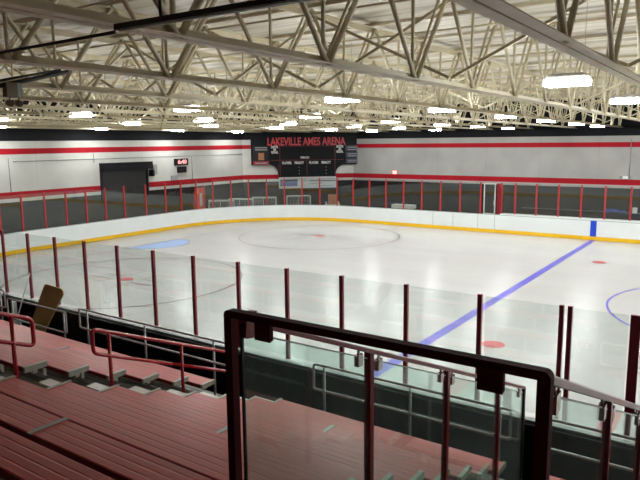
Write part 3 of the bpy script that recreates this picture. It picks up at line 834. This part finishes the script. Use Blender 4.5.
# ------------------------------------------------------------------ grey front rails
def front_rail(xa, xb, zt, zm, posts, lab, y=-1.72, zbase=.86):
    t = thing('front_rail', lab, 'rail', (0, y, 0))
    xm = (xa + xb) / 2; P = fillet([(xm, 0, zm), (xa, 0, zm), (xa, 0, zt), (xb, 0, zt), (xb, 0, zm), (xm, 0, zm)], .05)
    m = MB(); m.tube([P[0]] + P[1:], .021, 8); m.build('pipe_loop', M['galv'], t)
    for x in posts:
        m = MB(); m.tube([(x, 0, zt), (x, 0, zbase - .014)], .021, 8); m.build('post', M['galv'], t)
    return t
front_rail(18.13, 22.5, 1.88, 1.47, (18.4, 20.22, 22.05), 'grey pipe rail at the foot of the planks left of the handrail')
front_rail(24.22, 27.34, 1.88, 1.47, (24.42, 25.9, 27.2), 'grey pipe rail seen through the guard glass in the middle')
front_rail(27.75, 33.0, 1.88, 1.49, (29.0, 30.8, 32.6), 'grey pipe rail seen through the right guard glass')
front_rail(15.28, 17.63, 1.72, 1.25, (15.5, 17.55), 'grey pipe gate rail in front of the brown board')
front_rail(8.3, 15.18, 1.9, 1.47, (9.5, 12, 15.0), 'grey pipe rail at the far left edge of the picture')

# brown board, white bottle stand, stick leaning by the near boards
def board_pt(u, v, t):   # leaning slab
    return (14.72 + u - .12 * v + .0, -.75 + .14 * v + t, .15 + v)
m = MB()
out = [(.02, 0), (.72, 0), (.80, .1), (.93, 1.55), (.87, 1.62), (.23, 1.66), (.15, 1.6)]
m.prism([(u, -.95 + .5 * v / 1.72, v) for u, v in [(14.28, .02), (14.86, .0), (15.64, 1.60), (15.60, 1.68), (15.52, 1.72), (14.88, 1.76), (14.80, 1.74), (14.76, 1.66)]], (0, .03, 0))
tag(m.build('leaning_board', M['brown']), 'brown rounded board leaning against the near glass at left', 'board')
s = thing('bottle_stand', 'white post holder with a small bottle beside the brown board', 'stand', (14.75, -1.25, 0))
m = MB(); m.box(-.1, .0, -.05, .05, 0, 1.45); m.box(0, .35, -.08, .08, .55, .85); m.build('holder', M['cap'], s)
m = MB(); m.tube([(.15, 0, .85), (.15, 0, 1.02), (.15, 0, 1.03), (.15, 0, 1.1)], .045, 10); m.build('bottle', M['goal_white'], s)
m = MB(); m.tube([(.15, 0, 1.1), (.15, 0, 1.15)], .03, 8); m.build('bottle_cap', M['sb_red'], s)
m = MB(); m.tube([(14.35, -1.35, .03), (13.65, -.16, 1.86)], .016, 6); m.beam((14.35, -1.35, .04), (14.6, -1.45, .04), .02, .07)
tag(m.build('hockey_stick', M['galv']), 'grey stick leaning against the near glass at far left', 'stick')

# ------------------------------------------------------------------ guard around the stair (foreground)
YF = -7.14
XGL, XGR = 27.60, 29.13
g = thing('stair_guard_frame', 'dark red square-tube guard bar across the foreground with two corner posts', 'guard rail', (0, YF, 0))
xo0, xo1, zt_ = XGL - .045, XGR + .025, 4.497
def corner(cx, cz, r, a0, a1): return [(cx + r * math.cos(a0 + (a1 - a0) * i / 6), -.024, cz + r * math.sin(a0 + (a1 - a0) * i / 6)) for i in range(7)]
U = [(xo0, -.024, 3.105)] + corner(xo0 + .03, zt_ - .03, .03, PI, PI / 2) + corner(xo1 - .03, zt_ - .03, .03, PI / 2, 0) + \
    [(xo1, -.024, 3.105), (xo1 - .049, -.024, 3.105), (xo1 - .049, -.024, zt_ - .037), (xo0 + .049, -.024, zt_ - .037), (xo0 + .049, -.024, 3.105)]
m = MB(); m.prism(U, (0, .048, 0))
m.build('bent_tube', M['frame_red'], g)
for x, w in ((27.815, .095), (28.935, .1)):
    m = MB(); m.box(x - w / 2, x + w / 2, -.036, -.0245, 4.38, 4.475); m.box(x - w / 2 + .0, x + w / 2 - .0, -.0235, -.01, 4.385, 4.459); m.build('hanging_plate', M['frame_red'], g)
m = MB(); m.prism([(27.575, .075, 4.46), (27.575, .06, 4.345), (27.575, .07, 4.33), (27.575, .135, 4.32), (27.575, .15, 4.335), (27.575, .15, 4.46)], (.05, 0, 0)); m.build('corner_clamp', M['rail_red'], g)
def side_guard(X, name_lab, posts, z_at, ya, yb, pairs, mat_clip, gasket_side):
    sl = -.413
    def zr(y): return z_at + sl * (y + 6.85)
    t = thing('side_guard_rail', name_lab, 'guard rail', (X, 0, 0))
    m = MB()
    m.prism([(.0 + c * .022, ya, zr(ya) + s_ * .020) for c, s_ in ((-1, -.9), (-.6, -1), (.6, -1), (1, -.9), (1, .6), (.6, 1), (-.6, 1), (-1, .6))], (0, yb - ya, sl * (yb - ya)))
    m.build('sloping_rail', M['rail_red'], t)
    for y in posts:
        m = MB(); m.box(-.025, .025, y - .025, y + .025, zr(y) - 1.35, zr(y) - .01); m.build('post', M['rail_red'], t)
    for y in pairs:      # glass clamps, one each
        q = thing('c', None, None)
        bpy.data.objects.remove(q)
        z = zr(y)
        m = MB()
        m.box(-.018, .018, y - .03, y + .03, z - .125, z - .045)
        m.box(-.008, .008, y - .008, y + .008, z - .06, z - .015)
        c = m.build('glass_clamp', mat_clip, t)
        m = MB(); m.tube([(-.019, y, z - .085), (.019, y, z - .085)], .008, 8); m.build('screw', M['steel'], c)
    return t, zr
tL, zL = side_guard(XGL, 'dark red sloping guard rail with glass on the left of the stair', (-5.79, -4.44, -3.05), 4.335, YF + .22, -2.1, (-5.93, -5.66, -4.57, -4.32, -3.2, -2.9, -2.3), M['steel'], 1)
tR, zR = side_guard(XGR, 'dark red sloping guard rail with glass on the right of the stair', (-5.82, -4.42, -3.0), 4.345, YF + .03, -2.0, (-7.0, -5.98, -5.7, -4.6, -4.3, -3.2), M['steel'], 1)
m = MB(); m.box(-.02, .02, -2.12, -2.08, zL(-2.1) - 1.35, zL(-2.1) + .0)
m.build('end_post', M['gasket'], tL)['label'] = 'black end post'
def gpanel(X, ya, yb, zf, lab, edges=True):
    t = thing('guard_glass_panel', lab, 'glass panel', (X, 0, 0), 'tinted glass panels in the stair guards')
    m = MB(); m.prism([(-.005, ya, zf(ya) - .062), (-.005, yb, zf(yb) - .062), (-.005, yb, zf(yb) - 1.2), (-.005, ya, zf(ya) - 1.2)], (.01, 0, 0))
    m.build('glass', M['guard_glass'], t)
    if edges and ya > -6.5:
        for y in ([ya] if edges == 1 else [ya, yb]):
            m = MB(); m.box(-.009, .009, y - .008, y + .008, zf(y) - 1.2, zf(y) - .058); m.build('edge_seal', M['gasket'], t)
    m = MB(); m.prism([(-.007, ya, zf(ya) - .056), (-.007, yb, zf(yb) - .056), (-.007, yb, zf(yb) - .066), (-.007, ya, zf(ya) - .066)], (.014, 0, 0)); m.build('top_edge', M['cap'], t)
    return t
ys = [-7.07, -5.79, -4.44, -3.05, -2.12]
for i in range(4):
    gpanel(XGL, ys[i] + (.035 if i else 0), ys[i + 1] - .035, zL, 'greenish glass panel in the left stair guard, %s down from the front bar' % ORD[i])
m = MB(); m.box(XGL - .006, XGL + .006, -7.09, -7.075, zL(-7.07) - 1.2, zL(-7.07) - .02); m.box(XGL - .006, XGL + .006, -7.09, -6.97, zL(-7.07) - .035, zL(-7.07) - .02)
tag(m.build('edge_channel', M['gasket']), 'black channel round the near edge of the left guard glass', 'channel')
ys = [-7.10, -5.82, -4.42, -3.0]
for i in range(3):
    gpanel(XGR, ys[i] + .05, ys[i + 1] - .035, zR, 'clear glass panel in the right stair guard, %s down from the front bar' % ORD[i], False)

# ------------------------------------------------------------------ world, camera, view
w = bpy.data.worlds.new('World'); S.world = w; w.use_nodes = True
w.node_tree.nodes['Background'].inputs['Color'].default_value = (.01, .01, .012, 1)
cam = bpy.data.cameras.new('Camera'); cam.sensor_width = 36; cam.lens = 627.76 / 640 * 36; cam.clip_end = 300; cam.clip_start = .05
co = bpy.data.objects.new('Camera', cam); C.objects.link(co)
r = Vector((.82183781, .56963994, -.00964145)); u = Vector((-.08042448, .13275136, .98788106)); f = Vector((-.56401642, .81110259, -.15491308))
mt = Matrix((r, u, -f)).transposed().to_4x4(); mt.translation = Vector((29.7046, -9.3987, 5.3255))
co.matrix_world = mt
S.camera = co
S.view_settings.view_transform = 'Standard'; S.view_settings.look = 'None'; S.view_settings.gamma = 1
S.view_settings.use_curve_mapping = False
S.view_settings.exposure = 0.0
try:
    S.cycles.transparent_max_bounces = 24
    S.cycles.max_bounces = 8; S.cycles.diffuse_bounces = 5
except Exception: pass
